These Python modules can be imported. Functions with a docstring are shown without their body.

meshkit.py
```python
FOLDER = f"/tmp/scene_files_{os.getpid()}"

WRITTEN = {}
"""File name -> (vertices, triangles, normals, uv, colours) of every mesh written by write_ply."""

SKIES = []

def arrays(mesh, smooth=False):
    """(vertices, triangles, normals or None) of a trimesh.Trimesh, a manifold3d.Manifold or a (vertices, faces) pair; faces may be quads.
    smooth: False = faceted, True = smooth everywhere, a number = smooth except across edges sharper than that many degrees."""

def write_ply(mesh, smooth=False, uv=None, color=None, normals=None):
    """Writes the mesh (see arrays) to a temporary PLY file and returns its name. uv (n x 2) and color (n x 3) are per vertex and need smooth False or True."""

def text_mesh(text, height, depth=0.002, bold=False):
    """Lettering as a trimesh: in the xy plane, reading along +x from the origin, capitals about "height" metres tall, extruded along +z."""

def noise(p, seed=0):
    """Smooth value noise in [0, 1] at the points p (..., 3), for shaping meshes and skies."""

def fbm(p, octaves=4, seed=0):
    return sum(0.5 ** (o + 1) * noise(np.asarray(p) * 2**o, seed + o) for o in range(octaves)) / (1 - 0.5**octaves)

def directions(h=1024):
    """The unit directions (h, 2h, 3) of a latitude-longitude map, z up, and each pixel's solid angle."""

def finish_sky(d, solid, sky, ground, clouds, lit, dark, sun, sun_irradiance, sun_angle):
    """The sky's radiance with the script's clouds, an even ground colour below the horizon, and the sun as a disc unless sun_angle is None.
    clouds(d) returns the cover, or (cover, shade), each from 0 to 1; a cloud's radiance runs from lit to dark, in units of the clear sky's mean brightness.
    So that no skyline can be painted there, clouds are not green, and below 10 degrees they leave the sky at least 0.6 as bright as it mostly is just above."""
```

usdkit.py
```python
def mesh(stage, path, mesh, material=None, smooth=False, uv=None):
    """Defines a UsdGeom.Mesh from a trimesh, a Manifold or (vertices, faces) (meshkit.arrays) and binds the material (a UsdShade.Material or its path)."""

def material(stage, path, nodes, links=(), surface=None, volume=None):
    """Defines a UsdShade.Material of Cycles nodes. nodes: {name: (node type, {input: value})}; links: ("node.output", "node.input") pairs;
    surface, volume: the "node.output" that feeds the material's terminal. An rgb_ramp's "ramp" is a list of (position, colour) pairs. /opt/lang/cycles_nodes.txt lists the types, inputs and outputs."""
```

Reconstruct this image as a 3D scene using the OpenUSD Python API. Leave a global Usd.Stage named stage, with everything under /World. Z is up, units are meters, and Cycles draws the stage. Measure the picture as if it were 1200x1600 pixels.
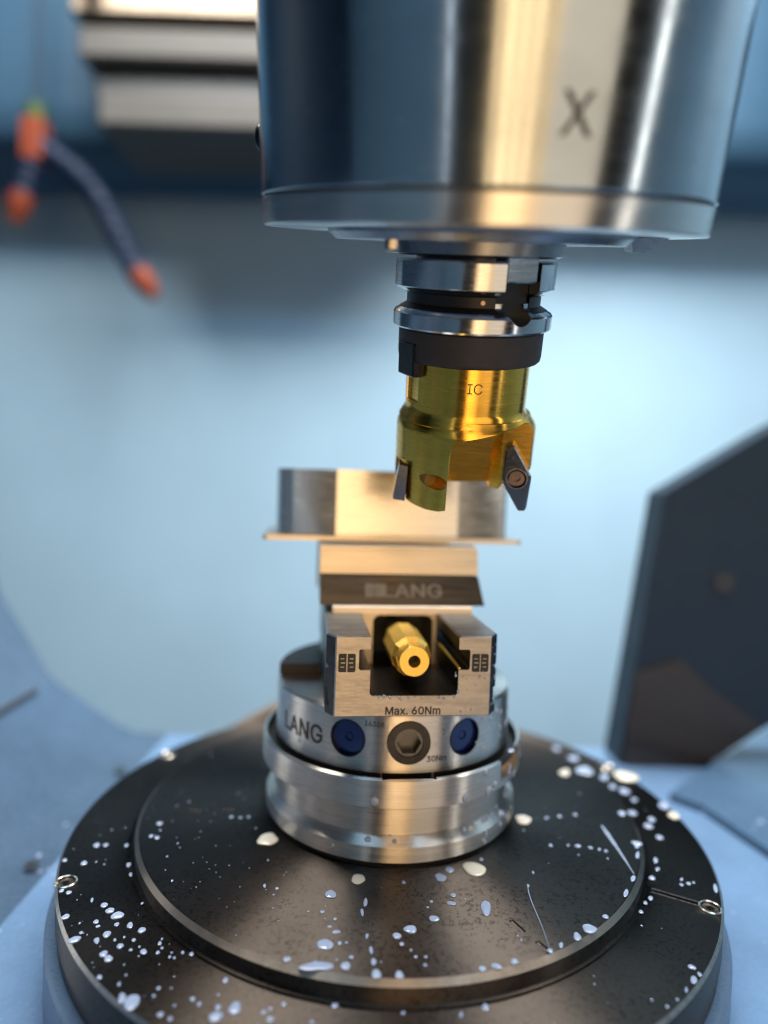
import math, random
import numpy as np, trimesh
import manifold3d as m3
from shapely.geometry import Polygon, Point, box as sbox
import meshkit, usdkit
from pxr import Usd, UsdGeom, UsdLux, UsdShade, Gf, Sdf

random.seed(7)
rng = np.random.default_rng(7)
stage = Usd.Stage.CreateInMemory()
UsdGeom.SetStageUpAxis(stage, 'Z')
UsdGeom.SetStageMetersPerUnit(stage, 1.0)
UsdGeom.Xform.Define(stage, '/World')
UsdGeom.Scope.Define(stage, '/World/Looks')

# ------------------------------------------------------------------ camera
# world: z = axis of the rotary table, origin = centre of the table's outer face, metres
EYE = (-0.008177, -0.359652, 0.186915)
PITCH, ROLL = math.radians(2.2948), math.radians(1.853)
c_, s_ = math.cos(ROLL), math.sin(ROLL)
RIGHT = np.array([c_, s_ * math.sin(PITCH), s_ * math.cos(PITCH)])
UP = np.array([-s_, c_ * math.sin(PITCH), c_ * math.cos(PITCH)])
FWD = np.array([0, math.cos(PITCH), -math.sin(PITCH)])
cam = UsdGeom.Camera.Define(stage, '/World/camera')
cam.CreateFocalLengthAttr(30.0)
cam.CreateHorizontalApertureAttr(36.0)
cam.CreateVerticalApertureAttr(48.0)
cam.CreateFStopAttr(2.9)
cam.CreateFocusDistanceAttr(0.276)
cam.CreateClippingRangeAttr((0.01, 50.0))
cam.CreateExposureAttr(0.0)
cam.AddTransformOp().Set(Gf.Matrix4d(*RIGHT.tolist(), 0, *UP.tolist(), 0, *(-FWD).tolist(), 0, *EYE, 1))

# ------------------------------------------------------------------ lamps and added fill lights
def rect_light(name, loc, target, w, h, intensity, color):
    l = UsdLux.RectLight.Define(stage, '/World/' + name)
    l.CreateWidthAttr(w); l.CreateHeightAttr(h)
    l.CreateIntensityAttr(intensity); l.CreateColorAttr(Gf.Vec3f(*color))
    z = np.array(loc, float) - np.array(target, float); z /= np.linalg.norm(z)
    x = np.cross([0, 0, 1.0], z)
    if np.linalg.norm(x) < 1e-6: x = np.array([1.0, 0, 0])
    x /= np.linalg.norm(x); y = np.cross(z, x)
    l.AddTransformOp().Set(Gf.Matrix4d(*x.tolist(), 0, *y.tolist(), 0, *z.tolist(), 0, *map(float, loc), 1))

for k_, (x_, w_, i_) in enumerate([(-.07, .06, 2.2), (.03, .10, 3.6), (.14, .09, 3.2), (.25, .10, 3.0), (.37, .11, 1.6)]):
    rect_light(f'workshop_window_{k_ + 1}', (x_, -1.25, .12), (x_ - .19, 0, .05), w_, 1.75, i_, (1.0, .65, .32))
rect_light('added_side_light', (.76, -1.28, .12), (.05, 0, .05), .62, 1.5, 1.3, (1.0, .80, .58))  # added light panel, gives the dim warm reflection on the right
rect_light('white_strip_lamp', (.98, -.60, .28), (.05, 0, .12), .05, .9, 5, (1.0, .93, .82))
rect_light('cool_strip_lamp', (-.30, -.85, .45), (0, 0, .15), .03, .9, 2.0, (.85, .92, 1.0))
rect_light('ceiling_lamp', (.05, .38, 1.50), (.05, 1.30, -.1), 1.7, .70, 22.5, (1.0, .97, .90))
rect_light('front_fill', (.0, -.60, 1.60), (.0, 1.3, .6), 1.2, .15, 12.0, (.40, .70, 1.0))  # added bluish fill for the upper back wall
rect_light('cabin_fill', (.48, -.25, 1.3), (.25, -.1, .0), .5, .2, 9.0, (.84, .92, 1.0))  # added fill to brighten the cradle and floor on the right


# ------------------------------------------------------------------ helpers
NAMES = {}
def free(path):
    n = NAMES.get(path, 0); NAMES[path] = n + 1
    return path if n == 0 else f'{path}_{n:03d}'
def custom(prim, **kw):
    for k, v in kw.items():
        if v: prim.SetCustomDataByKey(k, v)
def xf(M=None, loc=None):
    if M is not None: return M
    m = np.eye(4); m[:3, 3] = loc if loc is not None else 0
    return m
def gfm(m): return Gf.Matrix4d(*np.asarray(m).T.ravel().tolist())
def thing(name, label, cat, M=None, group=None, kind=None):
    p = free('/World/' + name)
    x = UsdGeom.Xform.Define(stage, p)
    if M is not None: x.AddTransformOp().Set(gfm(M))
    custom(x.GetPrim(), label=label, category=cat, group=group, kind=kind)
    return p
def obj(name, mesh, mat, parent=None, smooth=30, label=None, cat=None, group=None, kind=None):
    p = free((parent or '/World') + '/' + name)
    m = usdkit.mesh(stage, p, mesh, MAT[mat], smooth=smooth)
    custom(m.GetPrim(), label=label, category=cat, group=group, kind=kind)
    return p
def struct(name, mesh, mat, parent=None, smooth=30):
    return obj(name, mesh, mat, parent, smooth, kind=None if parent else 'structure')

def lathe(profile, n=160, a0=0.0, a1=2 * math.pi):
    """closed solid of revolution about z from a (r, z) polygon listed counter-clockwise or clockwise"""
    P = np.array(profile, float)
    full = abs(a1 - a0 - 2 * math.pi) < 1e-9
    cs = m3.CrossSection([P.tolist()], m3.FillRule.NonZero)
    mf = cs.revolve(n, 360.0 if full else math.degrees(a1 - a0))
    if a0: mf = mf.rotate((0, 0, math.degrees(a0)))
    return mf
def solid(profile, **k):      # lathe from an open (r, z) outline, closed on the axis
    P = list(profile)
    return lathe([(0, P[0][1])] + P + [(0, P[-1][1])], **k)
def prism(pts, h, z=0.0):
    return m3.CrossSection([list(map(tuple, pts))], m3.FillRule.NonZero).extrude(h).translate((0, 0, z))
def bx(x0, x1, y0, y1, z0, z1): return m3.Manifold.cube((x1 - x0, y1 - y0, z1 - z0)).translate((x0, y0, z0))
def rbx(x0, x1, y0, y1, z0, z1, r=.001, seg=12):
    pts = [m3.Manifold.sphere(r, seg).translate((x, y, z)) for x in (x0 + r, x1 - r) for y in (y0 + r, y1 - r) for z in (z0 + r, z1 - r)]
    return m3.Manifold.batch_hull(pts)
def cbx(x0, x1, y0, y1, z0, z1, c=.0006):   # box with chamfered edges
    v = []
    for sx, X, in ((1, x0), (-1, x1)):
        for sy, Y in ((1, y0), (-1, y1)):
            for sz, Z in ((1, z0), (-1, z1)):
                v += [(X, Y + sy * c, Z + sz * c), (X + sx * c, Y, Z + sz * c), (X + sx * c, Y + sy * c, Z)]
    return m3.Manifold.hull_points(v)
def cyl(r, h, seg=64, r2=None): return m3.Manifold.cylinder(h, r, r if r2 is None else r2, seg)
def roundpoly(pts, r, q=8):
    p = Polygon(pts); return list(p.buffer(-r).buffer(r, quad_segs=q).exterior.coords)[:-1]
def xz_extrude(pts, y0, y1):   # polygon in (x, z) extruded along y
    return prism(pts, y1 - y0).rotate((90, 0, 0)).translate((0, y1, 0))
def yz_extrude(pts, x0, x1):   # polygon in (y, z) extruded along x
    return prism(pts, x1 - x0).transform(np.array([[0, 0, 1, x0], [1, 0, 0, 0], [0, 1, 0, 0]], float))
def tm(mf):
    m = mf.to_mesh(); return trimesh.Trimesh(m.vert_properties[:, :3], m.tri_verts, process=False)
def mani(t):
    return m3.Manifold(m3.Mesh(np.asarray(t.vertices, np.float32), np.asarray(t.faces, np.uint32)))
def tr(t, M):
    t = t.copy(); t.apply_transform(M); return t
def text(s, h, depth, bold=False, center=True):
    t = meshkit.text_mesh(s, h, depth, bold)
    if center:
        b = t.bounds; t.apply_translation([-(b[0][0] + b[1][0]) / 2, -h / 2, 0])
    return t
def face_text(t, x, y, z):      # reads along +x, stands in z, faces -y
    M = np.array([[1, 0, 0, x], [0, 0, -1, y], [0, 1, 0, z], [0, 0, 0, 1.0]])
    return tr(t, M)
def wrap(t, r, az, z, edge=.002):   # wraps a flat mesh (x, y, depth) on a cylinder, az in degrees from -y towards +x
    v, f = trimesh.remesh.subdivide_to_size(t.vertices, t.faces, edge)
    a = math.radians(az) + v[:, 0] / r
    R = r + v[:, 2]
    return trimesh.Trimesh(np.stack([R * np.sin(a), -R * np.cos(a), z + v[:, 1]], 1), f, process=False)
def tube(path, rad, sides=16):
    p = np.asarray(path, float); rad = np.broadcast_to(rad, (len(p),))
    t = np.gradient(p, axis=0); t /= np.linalg.norm(t, axis=1, keepdims=True)
    a = np.cross(t, [0, 1.0, .13]); a /= np.linalg.norm(a, axis=1, keepdims=True); b = np.cross(t, a)
    g = np.arange(sides) * 2 * math.pi / sides
    v = p[:, None] + rad[:, None, None] * (np.cos(g)[None, :, None] * a[:, None] + np.sin(g)[None, :, None] * b[:, None])
    v = v.reshape(-1, 3); f = []
    for i in range(len(p) - 1):
        for j in range(sides):
            k = (j + 1) % sides
            f += [[i * sides + j, i * sides + k, (i + 1) * sides + k], [i * sides + j, (i + 1) * sides + k, (i + 1) * sides + j]]
    n = len(v); v = np.vstack([v, p[0], p[-1]])
    for j in range(sides):
        k = (j + 1) % sides
        f += [[n, k, j], [n + 1, (len(p) - 1) * sides + j, (len(p) - 1) * sides + k]]
    m = trimesh.Trimesh(v, f, process=False)
    if m.volume < 0: m.invert()
    return m
def spline(pts, n=40):
    from scipy.interpolate import CubicSpline
    p = np.array(pts, float); t = np.r_[0, np.cumsum(np.linalg.norm(np.diff(p, axis=0), axis=1))]
    return CubicSpline(t, p)(np.linspace(0, t[-1], n))

# ------------------------------------------------------------------ materials
MAT = {}
def material(name, nodes, links, surface='p.BSDF'):
    MAT[name] = usdkit.material(stage, '/World/Looks/' + name, nodes, links, surface=surface)
def metal(name, color, rough, var=.04, aniso=0.0, rot=.25, brush=None, bump=.0, dirt=.06, scale=40.0, metallic=1.0, edge=None, grain=700):
    """machined metal: base colour with faint mottling, roughness wear, fine brushed relief. brush = per-axis scale of the brushing (small = along)"""
    n = {'tc': ('texture_coordinate', {}), 'mp': ('mapping', {'scale': brush or (1, 1, 1)}),
         'n1': ('noise_texture', {'scale': scale, 'detail': 5.0, 'roughness': .6}),
         'n2': ('noise_texture', {'scale': scale * 3, 'detail': 4.0, 'roughness': .6}),
         'cr': ('rgb_ramp', {'ramp': [(.3, tuple(np.array(color) * (1 - dirt))), (.7, tuple(color))]}),
         'rr': ('map_range', {'from_min': .3, 'from_max': .7, 'to_min': max(rough - var, .02), 'to_max': rough + var, 'clamp': True}),
         'p': ('principled_bsdf', {'metallic': metallic, 'anisotropic': aniso, 'anisotropic_rotation': rot})}
    l = [('tc.object', 'mp.vector'), ('mp.vector', 'n1.vector'), ('mp.vector', 'n2.vector'), ('n1.fac', 'cr.fac'), ('n2.fac', 'rr.value'), ('cr.color', 'p.base_color'), ('rr.result', 'p.roughness')]
    if aniso:
        n['cx'] = ('vector_math', {'math_type': 'cross_product', 'vector1': (0.0, 0.0, 1.0)}); n['tg'] = ('vector_transform', {'transform_type': 'vector', 'convert_from': 'object', 'convert_to': 'world'})
        l += [('tc.object', 'cx.vector2'), ('cx.vector', 'tg.vector'), ('tg.vector', 'p.tangent')]
    if bump:
        n['n3'] = ('noise_texture', {'scale': float(grain), 'detail': 2.0})
        n['b'] = ('bump', {'strength': bump, 'distance': .0002})
        l += [('mp.vector', 'n3.vector'), ('n3.fac', 'b.height'), ('b.normal', 'p.normal')]
    material(name, n, l)
def paint(name, color, rough=.4, dirt=.15, scale=6.0, spec=.5, coat=0.0):
    material(name, {'tc': ('texture_coordinate', {}),
                    'n1': ('noise_texture', {'scale': scale, 'detail': 6.0, 'roughness': .6}),
                    'n2': ('noise_texture', {'scale': scale * 30, 'detail': 3.0}),
                    'cr': ('rgb_ramp', {'ramp': [(.3, tuple(np.array(color) * (1 - dirt))), (.7, tuple(color))]}),
                    'rr': ('map_range', {'from_min': .3, 'from_max': .7, 'to_min': max(rough - .08, .02), 'to_max': rough + .08}),
                    'p': ('principled_bsdf', {'specular_ior_level': spec, 'coat_weight': coat, 'coat_roughness': .08})},
             [('tc.object', 'n1.vector'), ('tc.object', 'n2.vector'), ('n1.fac', 'cr.fac'), ('n2.fac', 'rr.value'), ('cr.color', 'p.base_color'), ('rr.result', 'p.roughness')])
metal('turned_steel', (.78, .73, .67), .34, aniso=1.0, dirt=.12, scale=50, brush=(.25, .25, 6))
metal('ledge_steel', (.52, .49, .46), .28, dirt=.2, scale=60)
metal('spindle_steel', (.44, .50, .55), .19, aniso=.7, dirt=.2, scale=24, brush=(.5, .5, 1.6), bump=.06, grain=45)
metal('spindle_nose_steel', (.30, .31, .33), .3, dirt=.3, scale=40)
metal('holder_steel', (.55, .56, .58), .18, aniso=.5, dirt=.06, scale=80, brush=(.3, .3, 6))
metal('black_fill', (.018, .018, .02), .42, metallic=.35, dirt=.3, scale=120)  # near-black fill; paints shade and dark reflections in grooves and slots
metal('black_collar', (.030, .026, .025), .62, metallic=.0, dirt=.25, scale=160, bump=.3, grain=1800)
metal('gold_coating', (.98, .545, .085), .21, aniso=.6, dirt=.16, scale=60, brush=(.4, .4, 5))
metal('gold_nut', (.92, .60, .13), .36, metallic=.75, dirt=.05, scale=100, brush=(4, .3, 4))
metal('carbide', (.17, .18, .20), .18, dirt=.12, scale=200)
metal('bronze_screw', (.36, .25, .18), .3, dirt=.3, scale=200)
metal('milled_aluminium', (.66, .64, .61), .2, dirt=.06, scale=30, brush=(.25, 4, 6))
metal('jaw_steel', (.58, .52, .45), .3, dirt=.2, scale=40, brush=(.3, 3, 5))
metal('jaw_dark', (.20, .18, .16), .28, dirt=.3, scale=40, brush=(.3, 3, 4))
metal('screw_steel', (.40, .38, .36), .24, dirt=.35, scale=200)
metal('dark_screw', (.05, .048, .048), .3, dirt=.3, scale=200)
# vise: ground faces bright, the rest black-finished
material('vise_steel', {
    'tc': ('texture_coordinate', {}), 'xyz': ('separate_xyz', {}), 'mq': ('mapping', {'scale': (.35, 3, 2.5)}),
    'f': ('math', {'math_type': 'less_than', 'value2': -.0690}), 't': ('math', {'math_type': 'greater_than', 'value2': .1180}), 'm': ('math', {'math_type': 'maximum'}),
    'n1': ('noise_texture', {'scale': 90.0, 'detail': 6.0, 'roughness': .65}), 'n2': ('noise_texture', {'scale': 600.0, 'detail': 3.0}),
    'cg': ('rgb_ramp', {'ramp': [(.3, (.25, .232, .218)), (.5, (.33, .306, .288)), (.7, (.39, .362, .34))]}),
    'cb': ('rgb_ramp', {'ramp': [(.3, (.03, .028, .028)), (.7, (.055, .052, .05))]}),
    'c': ('mix_color', {}), 'r': ('map_range', {'from_min': .3, 'from_max': .7, 'to_min': .30, 'to_max': .44}),
    'mp': ('mapping', {'scale': (.3, 3, 6)}), 'n3': ('noise_texture', {'scale': 300.0, 'detail': 2.0}), 'b': ('bump', {'strength': .04, 'distance': .0002}),
    'p': ('principled_bsdf', {'metallic': 1.0})},
    [('tc.object', 'xyz.vector'), ('xyz.y', 'f.value1'), ('xyz.z', 't.value1'), ('f.value', 'm.value1'), ('t.value', 'm.value2'), ('m.value', 'c.fac'),
     ('tc.object', 'mq.vector'), ('mq.vector', 'n1.vector'), ('mq.vector', 'n2.vector'), ('n1.fac', 'cg.fac'), ('n1.fac', 'cb.fac'), ('cb.color', 'c.a'), ('cg.color', 'c.b'), ('c.result', 'p.base_color'),
     ('n2.fac', 'r.value'), ('r.result', 'p.roughness'), ('tc.object', 'mp.vector'), ('mp.vector', 'n3.vector'), ('n3.fac', 'b.height'), ('b.normal', 'p.normal')])
# table: browned turned steel with pits
material('table_steel', {
    'tc': ('texture_coordinate', {}),
    'n1': ('noise_texture', {'scale': 22.0, 'detail': 6.0, 'roughness': .65}), 'n2': ('noise_texture', {'scale': 520.0, 'detail': 4.0, 'roughness': .7}), 'n4': ('noise_texture', {'scale': 28.0, 'detail': 2.0}),
    'ca': ('rgb_ramp', {'ramp': [(.3, (.064, .053, .046)), (.7, (.10, .084, .073))]}),
    'pt': ('map_range', {'from_min': .53, 'from_max': .60, 'to_min': 0.0, 'to_max': .75, 'clamp': True}), 'pm': ('map_range', {'from_min': .42, 'from_max': .62, 'to_min': .35, 'to_max': 1.0, 'clamp': True}), 'pp': ('math', {'math_type': 'multiply'}),
    'c': ('mix_color', {'b': (.02, .017, .016)}), 'r': ('map_range', {'from_min': .3, 'from_max': .7, 'to_min': .40, 'to_max': .47}),
    'cx': ('vector_math', {'math_type': 'cross_product', 'vector1': (0.0, 0.0, 1.0)}),
    'p': ('principled_bsdf', {'metallic': 1.0, 'coat_weight': .10, 'coat_roughness': .14, 'anisotropic': 1.0, 'anisotropic_rotation': .25})},
    [('tc.object', 'n1.vector'), ('tc.object', 'n2.vector'), ('tc.object', 'n4.vector'), ('n1.fac', 'ca.fac'), ('n2.fac', 'pt.value'), ('n4.fac', 'pm.value'), ('pt.result', 'pp.value1'), ('pm.result', 'pp.value2'),
     ('pp.value', 'c.fac'), ('ca.color', 'c.a'), ('c.result', 'p.base_color'), ('n1.fac', 'r.value'), ('r.result', 'p.roughness'), ('tc.object', 'cx.vector2'), ('cx.vector', 'p.tangent')])
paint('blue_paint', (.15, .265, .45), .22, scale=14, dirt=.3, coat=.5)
paint('deep_blue_paint', (.03, .06, .12), .42, scale=7, dirt=.35, spec=.3)
paint('navy_paint', (.03, .075, .13), .5, scale=4, dirt=.2, spec=.2)  # dark navy; on the overhang it carries shade put into the colour
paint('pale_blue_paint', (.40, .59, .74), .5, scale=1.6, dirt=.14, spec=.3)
paint('slate_paint', (.030, .050, .075), .5, scale=2, dirt=.25, spec=.15)
paint('rim_paint', (.09, .16, .27), .35, scale=20, dirt=.25)
paint('grey_cover', (.052, .05, .048), .6, scale=8, spec=.3)
paint('dark_gap', (.035, .037, .042), .5, scale=20)
paint('workshop_grey', (.3, .28, .26), .7, scale=2)
paint('orange_plastic', (.16, .030, .012), .55, scale=60, spec=.2)
paint('green_plastic', (.03, .06, .015), .55, scale=60, spec=.2)
paint('hose_blue', (.004, .012, .035), .5, scale=60, spec=.2)
paint('blue_plug', (.003, .012, .13), .16, scale=80, coat=.6)
paint('ink_black', (.012, .012, .013), .5, scale=200)
paint('engraved_dark', (.05, .045, .04), .5, scale=200)
metal('engraved_light', (.25, .23, .21), .5, dirt=.2, scale=200)
paint('engraved_gold', (.20, .12, .015), .5, scale=200)
paint('brown_strip', (.16, .095, .045), .45, scale=40)
material('coolant_milk', {'p': ('principled_bsdf', {'base_color': (.46, .60, .90), 'roughness': .1, 'transmission_weight': .2, 'subsurface_weight': .35, 'subsurface_radius': (.8, 1.0, 1.2), 'subsurface_scale': .0012, 'coat_weight': .5})}, [])
material('coolant_cream', {'p': ('principled_bsdf', {'base_color': (.86, .78, .62), 'roughness': .12, 'subsurface_weight': .35, 'subsurface_radius': (1.2, 1.0, .7), 'subsurface_scale': .0012, 'coat_weight': .5})}, [])
paint('front_paint', (.15, .25, .34), .4, scale=4)
paint('hose_dark', (.012, .03, .075), .4)
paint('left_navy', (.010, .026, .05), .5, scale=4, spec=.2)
paint('mid_blue_paint', (.24, .45, .70), .5, scale=2)
metal('ground_steel', (.66, .59, .52), .42, dirt=.12, scale=40, brush=(.3, 3, 4))
paint('shaded_cheek_blue', (.075, .13, .215), .25, scale=9, dirt=.4, coat=.25)  # cradle blue darkened: the shade on the left cheek is in the colour
metal('warm_cover', (.22, .18, .14), .5, dirt=.2, scale=8)
metal('ring_steel', (.66, .65, .63), .26, aniso=.8, dirt=.1, scale=12, brush=(.3, .3, 4))
metal('bright_edge', (.75, .70, .62), .25, dirt=.2, scale=200)
paint('brown_dark', (.034, .025, .021), .25, scale=8, dirt=.3)
paint('teal_paint', (.075, .145, .25), .3, scale=12, dirt=.3, coat=.2)
metal('socket_steel', (.13, .125, .12), .35, dirt=.2, scale=200)
metal('lip_steel', (.34, .29, .24), .36, aniso=.9, dirt=.25, scale=60)
paint('pen_grey', (.07, .065, .06), .6, scale=200)


# ------------------------------------------------------------------ the setting: machine cabin and the workshop in front of it
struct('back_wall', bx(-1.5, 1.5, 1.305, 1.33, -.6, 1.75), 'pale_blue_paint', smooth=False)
struct('shaded_overhang', yz_extrude([(1.20, 0.8665), (1.05, 0.8815), (1.02, 0.9115), (1.0, 0.9715), (1.0, 1.75), (1.20, 1.75)], -1.5, 1.5), 'navy_paint', smooth=40)  # overhang shaped to shadow the back wall; its navy holds painted shade
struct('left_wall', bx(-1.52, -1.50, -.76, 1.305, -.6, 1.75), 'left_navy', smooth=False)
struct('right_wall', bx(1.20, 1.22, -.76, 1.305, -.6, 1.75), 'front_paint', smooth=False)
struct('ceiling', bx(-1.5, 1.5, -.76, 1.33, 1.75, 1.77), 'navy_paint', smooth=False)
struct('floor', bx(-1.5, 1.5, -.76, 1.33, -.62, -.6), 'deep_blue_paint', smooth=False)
fw = bx(-1.5, 1.5, -.78, -.76, -.6, 1.75) - bx(-.3, 1.12, -.9, -.7, -.59, 1.0)
struct('front_wall', fw, 'front_paint', smooth=False)
struct('workshop_wall', bx(-2.5, 2.5, -2.6, -2.55, -1.2, 2.2), 'workshop_grey', smooth=False)
struct('workshop_floor', bx(-2.5, 2.5, -2.55, -.78, -1.2, -1.15), 'workshop_grey', smooth=False)
struct('workshop_ceiling', bx(-2.5, 2.5, -2.55, -.78, 2.15, 2.2), 'workshop_grey', smooth=False)

# bright panel seen top right behind the spindle head
p = thing('access_hatch', 'pale bright blue cabin panel behind the spindle head, top right', 'panel')
hp_ = cbx(0.7841, 1.15, .70, .735, 1.0765, 1.70, .006)
obj('panel', hp_, 'pale_blue_paint', p)
obj('frame', cbx(0.7541, 1.17, .725, .745, 1.054, 1.72, .004), 'mid_blue_paint', p)

# ------------------------------------------------------------------ cradle that carries the table
cr = thing('table_cradle', 'blue painted cradle casting curving up around the rotary table', 'machine casting')
arc = [(-.205, -.053), (-.236, -.052), (-.252, -.046), (-.306, -.010), (-.318, .001), (-.358, .066), (-.366, .082), (-.39, .16), (-.40, .25), (-.46, .25), (-.46, -.12)]
trough = [(-.205, -.053), (.20, -.053), (.60, -.053), (.60, -.12), (-.205, -.12)]
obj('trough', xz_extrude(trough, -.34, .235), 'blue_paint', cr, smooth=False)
obj('side_cheek', xz_extrude(arc, -.34, .235) ^ bx(-1, -.205, -1, 1, -1, 1), 'shaded_cheek_blue', cr, smooth=25)
obj('cheek_seam', bx(-.003, .003, -.34, .20, -.0015, .0015).rotate((0, -50, 0)).translate((-.3115, 0, -.0040)), 'dark_gap', cr, smooth=False)
obj('bed_cover', prism([(0.2232, 0.1344), (0.391, 0.2854), (0.6144, 0.4752), (0.2665, -0.0023), (0.2554, 0.0588), (0.2408, 0.1154)], .006, -.0525), 'teal_paint', cr, smooth=False)
for x, y in ((.262, .135), (.262, .05), (-.215, .15), (-.215, .02), (.30, -.06)): obj('bolt', cyl(.0045, .004, 6).translate((x, y, -.0530)), 'screw_steel', cr)
obj('seam_strip', bx(0, .42, -.0022, .0022, -.0535, -.0515).rotate((0, 0, -88.46)).translate((0.2892, 0.2116, 0)), 'dark_gap', cr, smooth=False)
obj('cover_strip', xz_extrude([(-.160, -.053), (-.155, -.044), (-.10, -.012), (-.04, .0), (-.04, -.053)], .19, .215), 'brown_strip', cr, smooth=False)
# dark guard plate on the right
gp = thing('side_guard', 'dark slate machine guard plate hanging to the right of the table', 'machine guard')
poly = [(.2365, .189), (.3235, .2449), (.52, .362), (.52, .10), (.4091, .0308), (.3326, -.0176), (.262, -.0695), (.2504, -.0745), (.2400, -.0725), (.2066, -.0535)]
obj('guard_plate', xz_extrude(poly, .20, .235), 'slate_paint', gp, smooth=False)
low = [(.2179, .0303), (.2568, .0441), (.2853, .0181), (.3324, -.013), (.262, -.0655), (.2504, -.0705), (.2400, -.0685), (.2093, -.0506)]
obj('brown_reflection', xz_extrude(roundpoly(low, .003), .197, .2005), 'brown_dark', gp, smooth=25)  # brown reflection low on the guard, painted as a flat patch
obj('handle_recess', cyl(.009, .003, 24).rotate((90, 0, 0)).translate((.2916, .2005, .1123)), 'dark_gap', gp)

# ------------------------------------------------------------------ background machinery, far behind
cv = thing('machine_cover', 'grey banded machine cover high in the back left corner', 'machine cover')
def slab(z0, z1, x0, y0): return cbx(x0, .10, y0, 1.055, z0, z1, .006)
obj('lower_band', slab(0.8425, 0.9025, -0.5659, 0.860), 'grey_cover', cv)
obj('gap', slab(0.9025, 0.9625, -0.5839, 0.890), 'dark_gap', cv)
obj('middle_band', slab(0.9625, 1.0195, -0.6019, 0.855), 'grey_cover', cv)
obj('gap', slab(1.0195, 1.042, -0.6109, 0.890), 'dark_gap', cv)
obj('upper_band', slab(1.042, 1.26, -0.6184, 0.855), 'warm_cover', cv)
obj('hanger', bx(-0.5359, .04, 0.905, 1.005, 1.26, 1.75), 'grey_cover', cv, smooth=False)
def hose(name, label, pts):
    t = thing(name, label, 'coolant hose')
    P_ = spline(pts, 90)
    rr = .0165 + .006 * np.abs(np.sin(np.linspace(0, (12 if len(pts) > 3 else 4) * math.pi, 90))) ** .6
    obj('hose', tube(P_, rr, 14), 'hose_blue', t)
    d = P_[-1] - P_[-2]; d /= np.linalg.norm(d)
    obj('nozzle', tube([P_[-1] - d * .006, P_[-1] + d * .018, P_[-1] + d * .03, P_[-1] + d * .05], [.023, .023, .018, .012], 18), 'orange_plastic', t)
    return t
hose('coolant_hose', 'long dark blue coolant hose arching to an orange nozzle', [(-0.7174, 0.9298, 0.844), (-0.6784, 0.9298, 0.8155), (-0.6109, 0.9298, 0.7615), (-0.5524, 0.9298, 0.664), (-0.5089, 0.9298, 0.589)])
hose('coolant_hose', 'short dark blue coolant hose with orange nozzle at far left', [(-0.7189, 0.9298, 0.8065), (-0.7309, 0.9298, 0.7765), (-0.7444, 0.9298, 0.7345)])
vb = thing('hose_valve', 'orange valve with green cap above the coolant hoses', 'valve')
obj('valve_body', rbx(-0.7394, -0.6954, 0.9078, 0.9518, 0.8013, 0.8833, .006), 'orange_plastic', vb)
obj('cap', cyl(.020, .03, 24).translate((-0.7174, 0.9298, 0.8813)), 'green_plastic', vb)
obj('mounting_pipe', cyl(.005, 1.75 - 0.9033, 20).translate((-0.7174, 0.9298, 0.9033)), 'left_navy', vb)
nz = thing('cover_nozzle', 'orange nozzle tip at the top left in front of the grey cover', 'nozzle')
nx_, ny_, nz_ = (-0.5779, 0.8323, 1.0915)
obj('nozzle', tube([(nx_, ny_, nz_ + .06), (nx_, ny_, nz_ + .015), (nx_, ny_, nz_), (nx_, ny_, nz_ - .033)], [.024, .024, .019, .012], 18), 'orange_plastic', nz)
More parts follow.
